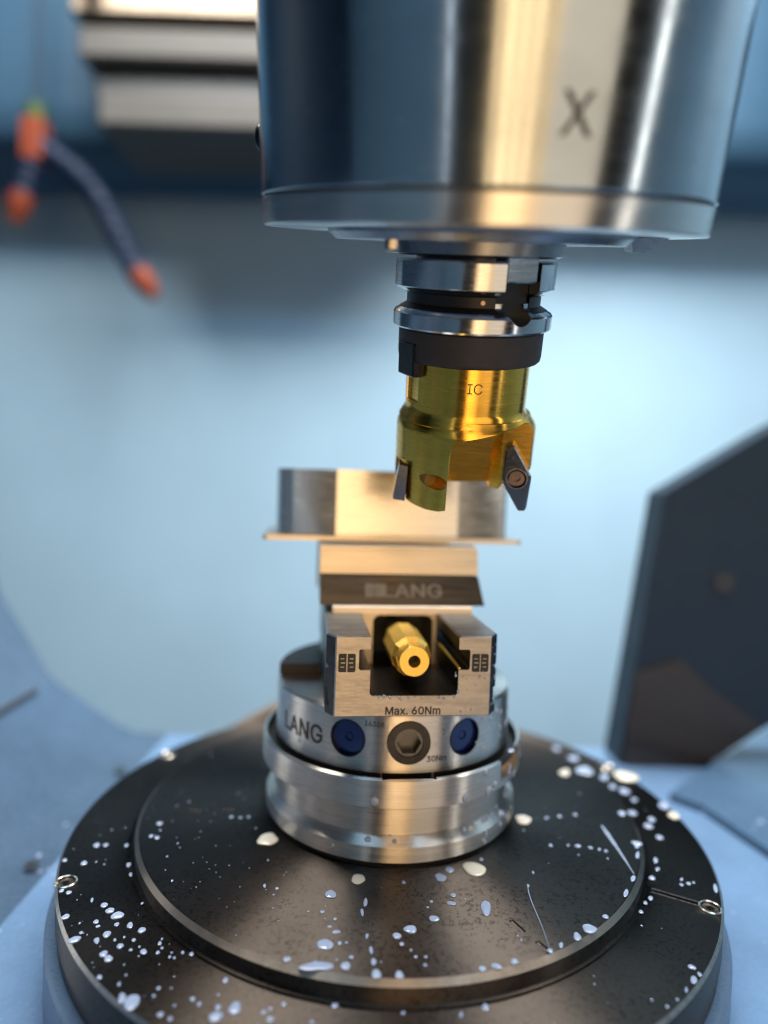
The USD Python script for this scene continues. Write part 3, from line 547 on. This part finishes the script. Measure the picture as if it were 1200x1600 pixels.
# ------------------------------------------------------------------ drops of milky coolant
DROPS = [(np.float64(-0.061),np.float64(-0.0463),np.float64(0.0085),58,62,1),(np.float64(-0.0145),np.float64(-0.0762),np.float64(0.0085),38,40,1),(np.float64(-0.026),np.float64(-0.0878),np.float64(0.0085),29,32,0),(np.float64(-0.0256),np.float64(-0.1182),np.float64(0.0085),35,34,0),(np.float64(-0.017),np.float64(-0.129),np.float64(0.0085),21,23,0),(np.float64(-0.0925),np.float64(-0.1385),np.float64(0.0),30,41,0),(np.float64(-0.0554),np.float64(-0.1398),np.float64(0.0),25,32,0),(np.float64(-0.0612),np.float64(-0.1437),np.float64(0.0),29,24,0),(np.float64(-0.0967),np.float64(-0.1368),np.float64(0.0),15,27,0),(np.float64(-0.0276),np.float64(-0.1296),np.float64(0.0085),70,25,0),(np.float64(-0.1164),np.float64(-0.0936),np.float64(0.0),30,28,0),(np.float64(-0.1209),np.float64(-0.0906),np.float64(0.0),21,22,0),(np.float64(-0.1249),np.float64(-0.0871),np.float64(0.0),17,20,0),(np.float64(-0.1275),np.float64(-0.1087),np.float64(0.0),27,22,0),(np.float64(-0.1377),np.float64(-0.0954),np.float64(0.0),18,21,0),(np.float64(-0.116),np.float64(-0.1049),np.float64(0.0),18,22,0),(np.float64(-0.1088),np.float64(-0.0992),np.float64(0.0),14,22,0),(np.float64(-0.1028),np.float64(-0.1019),np.float64(0.0),18,20,0),(np.float64(-0.1185),np.float64(-0.1086),np.float64(0.0),12,21,0),(np.float64(-0.1079),np.float64(-0.1113),np.float64(0.0),15,17,0),(np.float64(-0.0976),np.float64(-0.1139),np.float64(0.0),14,18,0),(np.float64(-0.1126),np.float64(-0.1158),np.float64(-0.0),17,20,0),(np.float64(-0.1097),np.float64(-0.1182),np.float64(0.0),18,22,0),(np.float64(-0.1145),np.float64(-0.0989),np.float64(0.0),12,14,0),(np.float64(-0.1237),np.float64(-0.0977),np.float64(-0.0),13,15,0),(np.float64(-0.1039),np.float64(-0.1076),np.float64(-0.0),9,12,0),(np.float64(-0.0929),np.float64(-0.109),np.float64(0.0),9,13,0),(np.float64(-0.0919),np.float64(-0.114),np.float64(0.0),9,11,0),(np.float64(-0.0911),np.float64(-0.1115),np.float64(-0.0),7,8,0),(np.float64(-0.0822),np.float64(-0.1136),np.float64(0.0),7,11,0),(np.float64(-0.0785),np.float64(-0.1143),np.float64(0.0),10,13,0),(np.float64(-0.0865),np.float64(-0.1161),np.float64(0.0),6,9,0),(np.float64(-0.0845),np.float64(-0.1166),np.float64(0.0),6,9,0),(np.float64(-0.1268),np.float64(-0.1044),np.float64(0.0),9,10,0),(np.float64(-0.1217),np.float64(-0.1004),np.float64(0.0),10,10,0),(np.float64(-0.1115),np.float64(-0.1079),np.float64(0.0),7,10,0),(np.float64(-0.103),np.float64(-0.1131),np.float64(0.0),8,9,0),(np.float64(-0.1317),np.float64(-0.0839),np.float64(0.0),7,18,0),(np.float64(-0.1478),np.float64(-0.0572),np.float64(0.0),18,19,0),(np.float64(-0.1486),np.float64(-0.0418),np.float64(0.0),18,23,0),(np.float64(-0.1442),np.float64(-0.0413),np.float64(0.0),15,17,0),(np.float64(-0.1261),np.float64(-0.0573),np.float64(0.0),11,24,0),(np.float64(-0.1222),np.float64(-0.0648),np.float64(0.0),8,18,0),(np.float64(-0.1338),np.float64(-0.041),np.float64(0.0),12,17,0),(np.float64(-0.109),np.float64(-0.1275),np.float64(0.0),10,14,0),(np.float64(-0.1004),np.float64(-0.1305),np.float64(0.0),7,12,0),(np.float64(-0.0997),np.float64(-0.126),np.float64(0.0),5,7,0),(np.float64(-0.0853),np.float64(-0.1318),np.float64(0.0),9,10,0),(np.float64(-0.0858),np.float64(-0.1353),np.float64(0.0),7,8,0),(np.float64(-0.0715),np.float64(-0.1362),np.float64(0.0),11,12,0),(np.float64(-0.0685),np.float64(-0.1383),np.float64(0.0),9,11,0),(np.float64(-0.0619),np.float64(-0.127),np.float64(0.0),11,16,0),(np.float64(-0.0614),np.float64(-0.1395),np.float64(0.0),11,15,0),(np.float64(-0.0628),np.float64(-0.1339),np.float64(0.0),5,7,0),(np.float64(-0.0385),np.float64(-0.1371),np.float64(0.0),11,11,0),(np.float64(-0.0391),np.float64(-0.1266),np.float64(0.0085),16,15,0),(np.float64(-0.045),np.float64(-0.141),np.float64(0.0),11,10,0),(np.float64(-0.0429),np.float64(-0.1393),np.float64(0.0),8,9,0),(np.float64(-0.0421),np.float64(-0.1438),np.float64(0.0),15,13,0),(np.float64(-0.0201),np.float64(-0.137),np.float64(0.0),15,12,0),(np.float64(-0.0275),np.float64(-0.1445),np.float64(0.0),8,9,0),(np.float64(-0.0766),np.float64(-0.145),np.float64(0.0),10,10,0),(np.float64(-0.0806),np.float64(-0.1434),np.float64(0.0),13,12,0),(np.float64(-0.02),np.float64(-0.1172),np.float64(0.0085),9,11,0),(np.float64(-0.0174),np.float64(-0.1167),np.float64(0.0085),6,7,0),(np.float64(-0.0151),np.float64(-0.1244),np.float64(0.0085),10,10,0),(np.float64(-0.0229),np.float64(-0.1033),np.float64(0.0085),8,10,0),(np.float64(-0.0218),np.float64(-0.111),np.float64(0.0085),20,11,0),(np.float64(-0.0285),np.float64(-0.0992),np.float64(0.0085),12,10,0),(np.float64(-0.0247),np.float64(-0.1081),np.float64(0.0085),12,8,0),(np.float64(-0.0095),np.float64(-0.1127),np.float64(0.0085),7,15,0),(np.float64(-0.0077),np.float64(-0.1204),np.float64(0.0085),8,23,0),(np.float64(-0.0066),np.float64(-0.1264),np.float64(0.0085),11,20,0),(np.float64(-0.0055),np.float64(-0.1325),np.float64(0.0085),21,24,0),(np.float64(-0.0557),np.float64(-0.0831),np.float64(0.0085),7,16,0),(np.float64(-0.0499),np.float64(-0.0847),np.float64(0.0085),9,11,0),(np.float64(-0.1193),np.float64(-0.0467),np.float64(0.0085),12,17,0),(np.float64(-0.1158),np.float64(-0.048),np.float64(0.0085),13,17,0),(np.float64(-0.1442),np.float64(-0.0794),np.float64(0.0),15,14,0),(np.float64(-0.148),np.float64(-0.0784),np.float64(0.0),12,14,0),(np.float64(-0.1091),np.float64(-0.085),np.float64(0.0),7,10,0),(np.float64(-0.1581),np.float64(-0.0553),np.float64(0.0),13,16,0),(np.float64(-0.1193),np.float64(-0.0348),np.float64(0.0085),17,21,0),(np.float64(-0.0841),np.float64(-0.0259),np.float64(0.0085),12,16,0),(np.float64(-0.0792),np.float64(-0.0263),np.float64(0.0085),11,14,0),(np.float64(-0.075),np.float64(-0.0254),np.float64(0.0085),11,14,0),(np.float64(-0.0107),np.float64(-0.0922),np.float64(0.0085),10,31,0),(np.float64(-0.0119),np.float64(-0.0986),np.float64(0.0085),8,26,0),(np.float64(0.0396),np.float64(-0.0657),np.float64(0.0085),62,62,1),(np.float64(0.0729),np.float64(-0.0189),np.float64(0.0085),48,55,1),(np.float64(0.0408),np.float64(-0.0933),np.float64(0.0085),24,55,0),(np.float64(0.0232),np.float64(-0.073),np.float64(0.0085),30,35,0),(np.float64(0.0279),np.float64(-0.0671),np.float64(0.0085),25,27,0),(np.float64(0.0079),np.float64(-0.1083),np.float64(0.0085),29,28,0),(np.float64(0.0024),np.float64(-0.1122),np.float64(0.0085),20,20,0),(np.float64(0.018),np.float64(-0.1013),np.float64(0.0085),26,20,0),(np.float64(0.0263),np.float64(-0.091),np.float64(0.0085),24,15,0),(np.float64(0.0276),np.float64(-0.0856),np.float64(0.0085),16,15,0),(np.float64(0.0042),np.float64(-0.1165),np.float64(0.0085),10,11,0),(np.float64(0.0077),np.float64(-0.1197),np.float64(0.0085),6,8,0),(np.float64(0.0094),np.float64(-0.1231),np.float64(0.0085),8,8,0),(np.float64(0.0132),np.float64(-0.123),np.float64(0.0085),8,8,0),(np.float64(0.0127),np.float64(-0.1272),np.float64(0.0085),9,8,0),(np.float64(0.0029),np.float64(-0.1325),np.float64(0.0085),18,21,0),(np.float64(0.034),np.float64(-0.1281),np.float64(0.0085),15,15,0),(np.float64(0.0468),np.float64(-0.124),np.float64(0.0085),16,17,0),(np.float64(0.0342),np.float64(-0.1357),np.float64(0.0),13,20,0),(np.float64(0.025),np.float64(-0.1392),np.float64(0.0),7,14,0),(np.float64(0.0044),np.float64(-0.1393),np.float64(0.0),8,9,0),(np.float64(0.0177),np.float64(-0.0903),np.float64(0.0085),9,11,0),(np.float64(0.0159),np.float64(-0.0941),np.float64(0.0085),6,8,0),(np.float64(0.0061),np.float64(-0.0775),np.float64(0.0085),10,14,0),(np.float64(0.0442),np.float64(-0.0575),np.float64(0.0085),11,16,0),(np.float64(0.0814),np.float64(-0.0434),np.float64(0.0085),10,17,0),(np.float64(0.0904),np.float64(-0.0428),np.float64(0.0085),7,12,0),(np.float64(0.0952),np.float64(-0.0432),np.float64(0.0085),17,16,0),(np.float64(0.1012),np.float64(-0.0443),np.float64(0.0085),12,13,0),(np.float64(0.1053),np.float64(-0.0455),np.float64(0.0085),8,12,0),(np.float64(0.1081),np.float64(-0.0468),np.float64(0.0085),10,13,0),(np.float64(0.1266),np.float64(-0.0392),np.float64(0.0085),29,24,0),(np.float64(0.1261),np.float64(-0.0408),np.float64(0.0085),12,36,0),(np.float64(0.1229),np.float64(-0.0495),np.float64(0.0085),10,37,0),(np.float64(0.1284),np.float64(-0.0543),np.float64(0.0),16,22,0),(np.float64(0.1367),np.float64(-0.039),np.float64(0.0),12,30,0),(np.float64(0.1344),np.float64(-0.0467),np.float64(-0.0),10,21,0),(np.float64(0.1131),np.float64(-0.069),np.float64(0.0085),11,31,0),(np.float64(0.1052),np.float64(-0.0806),np.float64(0.0085),9,31,0),(np.float64(0.106),np.float64(-0.0795),np.float64(0.0085),9,31,0),(np.float64(0.1212),np.float64(-0.07),np.float64(0.0),12,20,0),(np.float64(0.1174),np.float64(-0.0735),np.float64(0.0),11,15,0),(np.float64(0.1128),np.float64(-0.0799),np.float64(0.0),12,15,0),(np.float64(0.1428),np.float64(-0.0546),np.float64(0.0),8,16,0),(np.float64(0.1407),np.float64(-0.0589),np.float64(0.0),10,13,0),(np.float64(0.1447),np.float64(-0.0577),np.float64(0.0),11,16,0),(np.float64(0.1476),np.float64(-0.0567),np.float64(0.0),6,11,0),(np.float64(0.1561),np.float64(-0.0609),np.float64(0.0),11,40,0),(np.float64(0.075),np.float64(-0.1092),np.float64(0.0085),16,29,0),(np.float64(0.0908),np.float64(-0.0965),np.float64(0.0085),14,17,0),(np.float64(0.0815),np.float64(-0.1043),np.float64(0.0085),34,30,0),(np.float64(0.0619),np.float64(-0.1177),np.float64(0.0085),13,14,0),(np.float64(0.0671),np.float64(-0.1143),np.float64(0.0085),9,19,0),(np.float64(0.0394),np.float64(-0.1267),np.float64(0.0085),22,15,0),(np.float64(0.1199),np.float64(-0.1127),np.float64(-0.0),16,16,0),(np.float64(0.1212),np.float64(-0.1163),np.float64(-0.0),10,12,0),(np.float64(0.1175),np.float64(-0.1193),np.float64(0.0),13,26,0),(np.float64(0.1258),np.float64(0.0444),np.float64(0.0085),64,68,0),(np.float64(0.1121),np.float64(0.041),np.float64(0.0085),36,66,1),(np.float64(0.1575),np.float64(0.0569),np.float64(0.0),83,89,1),(np.float64(0.1426),np.float64(0.0551),np.float64(0.0),31,55,0),(np.float64(0.1435),np.float64(0.0421),np.float64(0.0),23,43,0),(np.float64(0.1489),np.float64(0.0363),np.float64(0.0),35,51,0),(np.float64(0.1664),np.float64(0.0194),np.float64(0.0),36,56,0),(np.float64(0.1671),np.float64(0.0078),np.float64(0.0),35,53,1),(np.float64(0.1433),np.float64(0.009),np.float64(0.0),27,37,0),(np.float64(0.1301),np.float64(-0.0089),np.float64(0.0085),24,32,0),(np.float64(0.1517),np.float64(0.002),np.float64(0.0),23,33,0),(np.float64(0.1467),np.float64(-0.0055),np.float64(0.0),28,32,0),(np.float64(0.1481),np.float64(-0.017),np.float64(0.0),22,25,0),(np.float64(0.1507),np.float64(0.0253),np.float64(0.0),20,32,0),(np.float64(0.1307),np.float64(0.0834),np.float64(0.0),40,51,0),(np.float64(0.123),np.float64(0.0998),np.float64(0.0),29,43,0),(np.float64(0.0625),np.float64(-0.077),np.float64(0.0085),7,12,0),(np.float64(0.0939),np.float64(-0.0141),np.float64(0.0085),13,17,0),(np.float64(0.0861),np.float64(-0.0163),np.float64(0.0085),11,17,0),(np.float64(0.1032),np.float64(-0.0117),np.float64(0.0085),13,17,0),(np.float64(0.0671),np.float64(-0.0668),np.float64(0.0085),6,12,0),(np.float64(0.1013),np.float64(-0.1326),np.float64(0.0),7,9,0),(np.float64(0.1066),np.float64(-0.1292),np.float64(0.0),6,9,0),(np.float64(0.1122),np.float64(-0.1244),np.float64(0.0),6,16,0)]
BASE_DROPS = [(0.0467,-0.0541,0.0405,0.65,-0.76,-0.0,18,24,0),(0.0527,-0.0334,0.0242,0.46,-0.29,0.84,30,36,0),(0.057,-0.0365,0.0207,0.46,-0.3,0.84,23,20,0),(0.0506,-0.0505,0.0423,0.71,-0.71,-0.0,19,15,0),(0.0609,-0.0211,0.0228,0.52,-0.18,0.84,12,15,0),(0.0671,-0.0018,0.0211,0.55,-0.01,0.84,13,11,0),(0.0636,-0.0326,0.0398,0.89,-0.46,-0.0,10,16,0),(0.0345,-0.0626,0.0409,0.48,-0.88,-0.0,16,22,0),(0.0422,-0.0487,0.0718,0.66,-0.76,-0.0,7,9,0),(0.0503,-0.0403,0.0684,0.78,-0.63,-0.0,5,8,0),(0.0487,-0.0423,0.0724,0.75,-0.66,-0.0,9,10,0),(0.0523,-0.0377,0.0746,0.81,-0.58,-0.0,12,12,0),(0.0464,-0.0448,0.058,0.72,-0.69,-0.0,7,10,0),(0.0458,-0.0454,0.0605,0.71,-0.7,-0.0,4,6,0),(0.0453,-0.046,0.0631,0.7,-0.71,-0.0,3,5,0),(0.039,-0.0534,0.0217,0.32,-0.44,0.84,19,13,1),(0.0614,-0.0345,0.0526,0.12,-0.07,0.99,24,16,0),(0.0413,-0.0455,0.0295,0.67,-0.74,-0.0,6,5,0),(0.0258,-0.0558,0.0327,0.42,-0.91,-0.0,9,6,0),(-0.0082,-0.071,0.0422,-0.11,-0.99,-0.0,19,21,0),(-0.0112,-0.0604,0.0345,-0.18,-0.98,-0.0,16,12,0),(-0.0108,-0.0659,0.0213,-0.09,-0.54,0.84,15,14,0),(-0.0005,-0.0638,0.0233,-0.0,-0.55,0.84,14,14,0),(-0.0046,-0.0635,0.0233,-0.04,-0.55,0.84,8,9,0),(0.0017,-0.0669,0.0213,0.01,-0.55,0.84,11,11,0),(-0.0274,-0.0633,0.0163,-0.4,-0.92,-0.0,9,14,0),(-0.0468,-0.0443,0.059,-0.73,-0.69,-0.0,10,15,0),(-0.0417,-0.0492,0.0601,-0.65,-0.76,-0.0,7,9,0),(0.0027,-0.0614,0.0256,0.04,-1.0,-0.0,7,7,0)]
def drop_mesh(a, b, h, seed, seg=20, rings=5):
    r_ = np.random.default_rng(seed)
    ph = r_.uniform(0, 6.28, 3); am = r_.uniform(.02, .09, 3)
    g = np.arange(seg) * 2 * math.pi / seg
    rad = 1 + am[0] * np.cos(2 * g + ph[0]) + am[1] * np.cos(3 * g + ph[1]) + .6 * am[2] * np.cos(5 * g + ph[2])
    v, f = [], []
    for i in range(rings):
        t = i / rings * math.pi / 2
        q = math.cos(t) ** .75; z = h * math.sin(t) ** .9
        v += [(a * q * k * math.cos(x), b * q * k * math.sin(x), z) for k, x in zip(rad, g)]
    v.append((0, 0, h)); n = len(v) - 1
    for i in range(rings - 1):
        for j in range(seg):
            k = (j + 1) % seg
            f += [[i * seg + j, i * seg + k, (i + 1) * seg + k], [i * seg + j, (i + 1) * seg + k, (i + 1) * seg + j]]
    for j in range(seg): f.append([(rings - 1) * seg + j, (rings - 1) * seg + (j + 1) % seg, n])
    for j in range(1, seg - 1): f.append([0, j + 1, j])
    return trimesh.Trimesh(v, f, process=False)
small = []
DL = []
BL = []
def put(mesh, M): 
    m = mesh.copy(); m.apply_transform(M); return m
for i, (x, y, z, a, b, cream) in enumerate(DROPS):
    a, b = a * .9e-4, b * .9e-4
    h = min(a, b) * (.2 if max(a, b) > .003 else .32)
    m = drop_mesh(a, b, h, i)
    M = np.eye(4); M[:3, 3] = (x, y, z + .00005)
    th_ = math.atan2(y + .36, x + .008) - math.pi / 2
    M = M @ trimesh.transformations.rotation_matrix(th_ + random.uniform(-.15, .15), [0, 0, 1])
    inner_ = z > .004
    if max(a, b) < .00135:
        small.append(put(m, M)); continue
    R_ = math.hypot(x, y); hr = math.degrees(math.atan2(x, y)) % 360 / 30
    hour = int(round(hr)) % 12
    clock = ['twelve', 'one', 'two', 'three', 'four', 'five', 'six', 'seven', 'eight', 'nine', 'ten', 'eleven'][hour]
    side_h = hr - round(hr)
    if inner_: zone = 'inner disc near the base' if R_ < .095 else 'middle inner disc' if R_ < .118 else 'inner disc edge'
    else: zone = 'inner side of the rim' if R_ < .1475 else 'middle of the rim' if R_ < .158 else 'outer rim edge'
    size = 'tiny' if a < .0010 else 'small' if a < .0016 else 'medium' if a < .0026 else 'large'
    form = 'round' if .7 < a / b < 1.35 else 'wide' if a > b else 'long'
    tint = 'cream' if cream else 'milky'
    lab = f'{size} {form} {tint} drop on {zone}, {clock} o\'clock'
    DL.append((lab, a, side_h, put(m, M), cream, 'inner disc' if inner_ else 'outer rim'))
from collections import Counter, defaultdict
byl = defaultdict(list)
for k, r in enumerate(DL): byl[r[0]].append(k)
for lab, ks in byl.items():
    ks.sort(key=lambda k: DL[k][2])
    for n_, k in enumerate(ks):
        l2 = lab
        if len(ks) > 1: l2 = lab + ', ' + ['first', 'second', 'third', 'fourth', 'fifth', 'sixth', 'seventh', 'eighth'][min(n_, 7)] + ' clockwise'
        obj('coolant_drop', DL[k][3], 'coolant_cream' if DL[k][4] else 'coolant_milk', smooth=True, label=l2, cat='drop', group=f'coolant drops on the {DL[k][5]} of the table')
for i, (x, y, z, nx, ny, nz, a, b, cream) in enumerate(BASE_DROPS):
    a, b = a * 1e-4, b * 1e-4
    a, b = max(a, .0006), max(b, .0006)
    n = np.array([nx, ny, nz]); n /= np.linalg.norm(n)
    t = np.cross([0, 0, 1.0], n); t /= np.linalg.norm(t); u = np.cross(n, t)
    M = np.eye(4); M[:3, 0] = t; M[:3, 1] = u; M[:3, 2] = n; M[:3, 3] = np.array([x, y, z]) + n * .0001
    m = drop_mesh(a, b, min(a, b) * .45, 500 + i)
    if max(a, b) < .0010: small.append(put(m, M)); continue
    zone = 'drum' if z > .0527 else 'flange' if z > .0376 else 'foot'
    tag_ = f'{"cream" if cream else "white"} coolant drop clinging to the steel base\'s {zone}'
    BL.append((tag_, x, a, put(m, M), cream, zone))
ORD = ['leftmost', 'second from left', 'third from left', 'fourth from left', 'fifth from left', 'sixth from left', 'seventh from left', 'eighth from left', 'ninth from left', 'tenth from left', 'eleventh from left', 'twelfth from left']
cnt = Counter()
for r in sorted(BL, key=lambda r: r[1]):
    k = cnt[r[0]]; cnt[r[0]] += 1
    obj('coolant_drop', r[3], 'coolant_cream' if r[4] else 'coolant_milk', smooth=True, label=r[0] + (f', {ORD[k]}' if k < len(ORD) else ', right end'), cat='drop', group=f'coolant drops on the base {r[5]}')
# run-off streak on the inner plate and fine spatter
def streak(pts, w, z, seed):
    P = spline([(x, y, z) for x, y in pts], 24); r_ = np.random.default_rng(seed)
    wd = w * np.interp(np.linspace(0, 1, 24), [0, .12, .4, .8, 1], [.4, 1, .8, .45, .15]) * r_.uniform(.8, 1.2, 24)
    m = tube(P, wd, 10); m.vertices[:, 2] = z + (m.vertices[:, 2] - z) * .35; return m
for k, (lab, pts, w, z) in enumerate([('bluish white coolant streak on the right of the inner disc', [(0.1142, -0.0225), (0.1146, -0.0341), (0.1149, -0.0473), (0.1149, -0.0656)], 0.001, 0.0086), ('hair thin wavy coolant run right of the middle of the inner disc', [(0.0625, -0.0758), (0.0615, -0.0875), (0.062, -0.0992), (0.0622, -0.11), (0.0617, -0.1208)], 0.00022, 0.0086)]):
    obj('coolant_streak', streak(pts, w, z, k), 'coolant_milk', smooth=True, label=lab, cat='streak')

sp_ = []
vr = np.random.default_rng(11)
Rv = VM[:3, :3]
for i in range(70):
    if i < 26: P_, n_ = (vr.uniform(-.019, .019), -.0703, .0911 + vr.uniform(-.0012, .0005)), (0, -1, 0)
    elif i < 46: P_, n_ = (vr.uniform(.018, .036), -.0702, vr.uniform(.083, .105)), (0, -1, 0)
    else: P_, n_ = (vr.uniform(.0365, .040), -.0665 + vr.uniform(-.0025, .0025), vr.uniform(.083, .118)), (.83, -.55, 0)
    s = vr.choice([.0002, .0003, .0004, .0006])
    if i >= 46: P_ = (P_[0], -.0702 + (P_[0] - .0353) * 1.5, P_[2])
    n_ = Rv @ np.array(n_, float); t = np.cross([0, 0, 1.0], n_); t /= np.linalg.norm(t)
    M = np.eye(4); M[:3, 0] = t; M[:3, 1] = np.cross(n_, t); M[:3, 2] = n_; M[:3, 3] = Rv @ np.array(P_)
    sp_.append(put(drop_mesh(s, s * vr.uniform(.9, 1.6), s * .5, 3000 + i, 10, 3), M))
for i in range(230):
    a = random.uniform(0, 2 * math.pi); r = math.sqrt(random.uniform(.0055, .028))
    if random.random() < .35: a = random.gauss(-2.4, .4)
    x, y = r * math.cos(a), r * math.sin(a)
    if .1335 < r < .1405 or r < .074 or r > .1675: continue
    s = random.choice([.00022, .0003, .0003, .0004, .00055])
    M = np.eye(4); M[:3, 3] = (x, y, .00855 if r < .1335 else .00005)
    sp_.append(put(drop_mesh(s, s * random.uniform(.8, 1.6), s * .6, 900 + i, 8, 2), M))
for i in range(60):
    right_ = i % 2 == 0
    x = random.uniform(.19, .30) if right_ else random.uniform(-.235, -.185); y = random.uniform(-.16, .12)
    if math.hypot(x, y) < .19: continue
    s = random.choice([.0004, .0007, .0011, .0016]); M = np.eye(4); M[:3, 3] = (x, y, -.0529 if not (x > .22 and y > .0) else -.0464)
    sp_.append(put(drop_mesh(s, s * random.uniform(.8, 2.2), s * .35, 5000 + i, 12, 3), M))
SR = np.random.default_rng(21)
for i in range(34):   # dried specks on the spindle head
    a = math.radians(SR.uniform(-60, 70)); z = SR.uniform(.046, .16) if i > 10 else SR.uniform(.0395, .047); r = .09135 if i > 10 else .0911
    if i > 10: r = .0912 - (z - .0504) * .0030 / .2496 + .00008
    n_ = SM[:3, :3] @ np.array([math.sin(a), -math.cos(a), 0.0]); t = np.cross([0, 0, 1.0], n_); t /= np.linalg.norm(t)
    M = np.eye(4); M[:3, 0] = t; M[:3, 1] = np.cross(n_, t); M[:3, 2] = n_; M[:3, 3] = SM[:3, :3] @ np.array([r * math.sin(a), -r * math.cos(a), z]) + SM[:3, 3]
    s = SR.choice([.00015, .0002, .0003]); sp_.append(put(drop_mesh(s, s * SR.uniform(1, 2), s * .3, 6000 + i, 8, 2), M))
for i in range(40):   # beads on the right of the base
    a = math.radians(SR.uniform(25, 85)); z, r, nz_b = ((SR.uniform(.013, .019), .0692, 0), (SR.uniform(.041, .051), .0716, 0), (SR.uniform(.058, .078), .0646, 0), (.0222, .0660, .8))[i % 4]
    n_ = np.array([math.sin(a), -math.cos(a), nz_b]); n_ /= np.linalg.norm(n_); t = np.cross([0, 0, 1.0], n_); t /= np.linalg.norm(t)
    M = np.eye(4); M[:3, 0] = t; M[:3, 1] = np.cross(n_, t); M[:3, 2] = n_; M[:3, 3] = (r * math.sin(a), -r * math.cos(a), z)
    s = SR.choice([.0004, .0006, .0009, .0013]); sp_.append(put(drop_mesh(s, s * SR.uniform(.9, 1.5), s * .45, 7000 + i, 14, 4), M))
obj('coolant_spatter', trimesh.util.concatenate(small + sp_), 'coolant_milk', smooth=True, label='fine white spatter of coolant specks over table, base, vise and spindle', cat='spatter', kind='stuff')
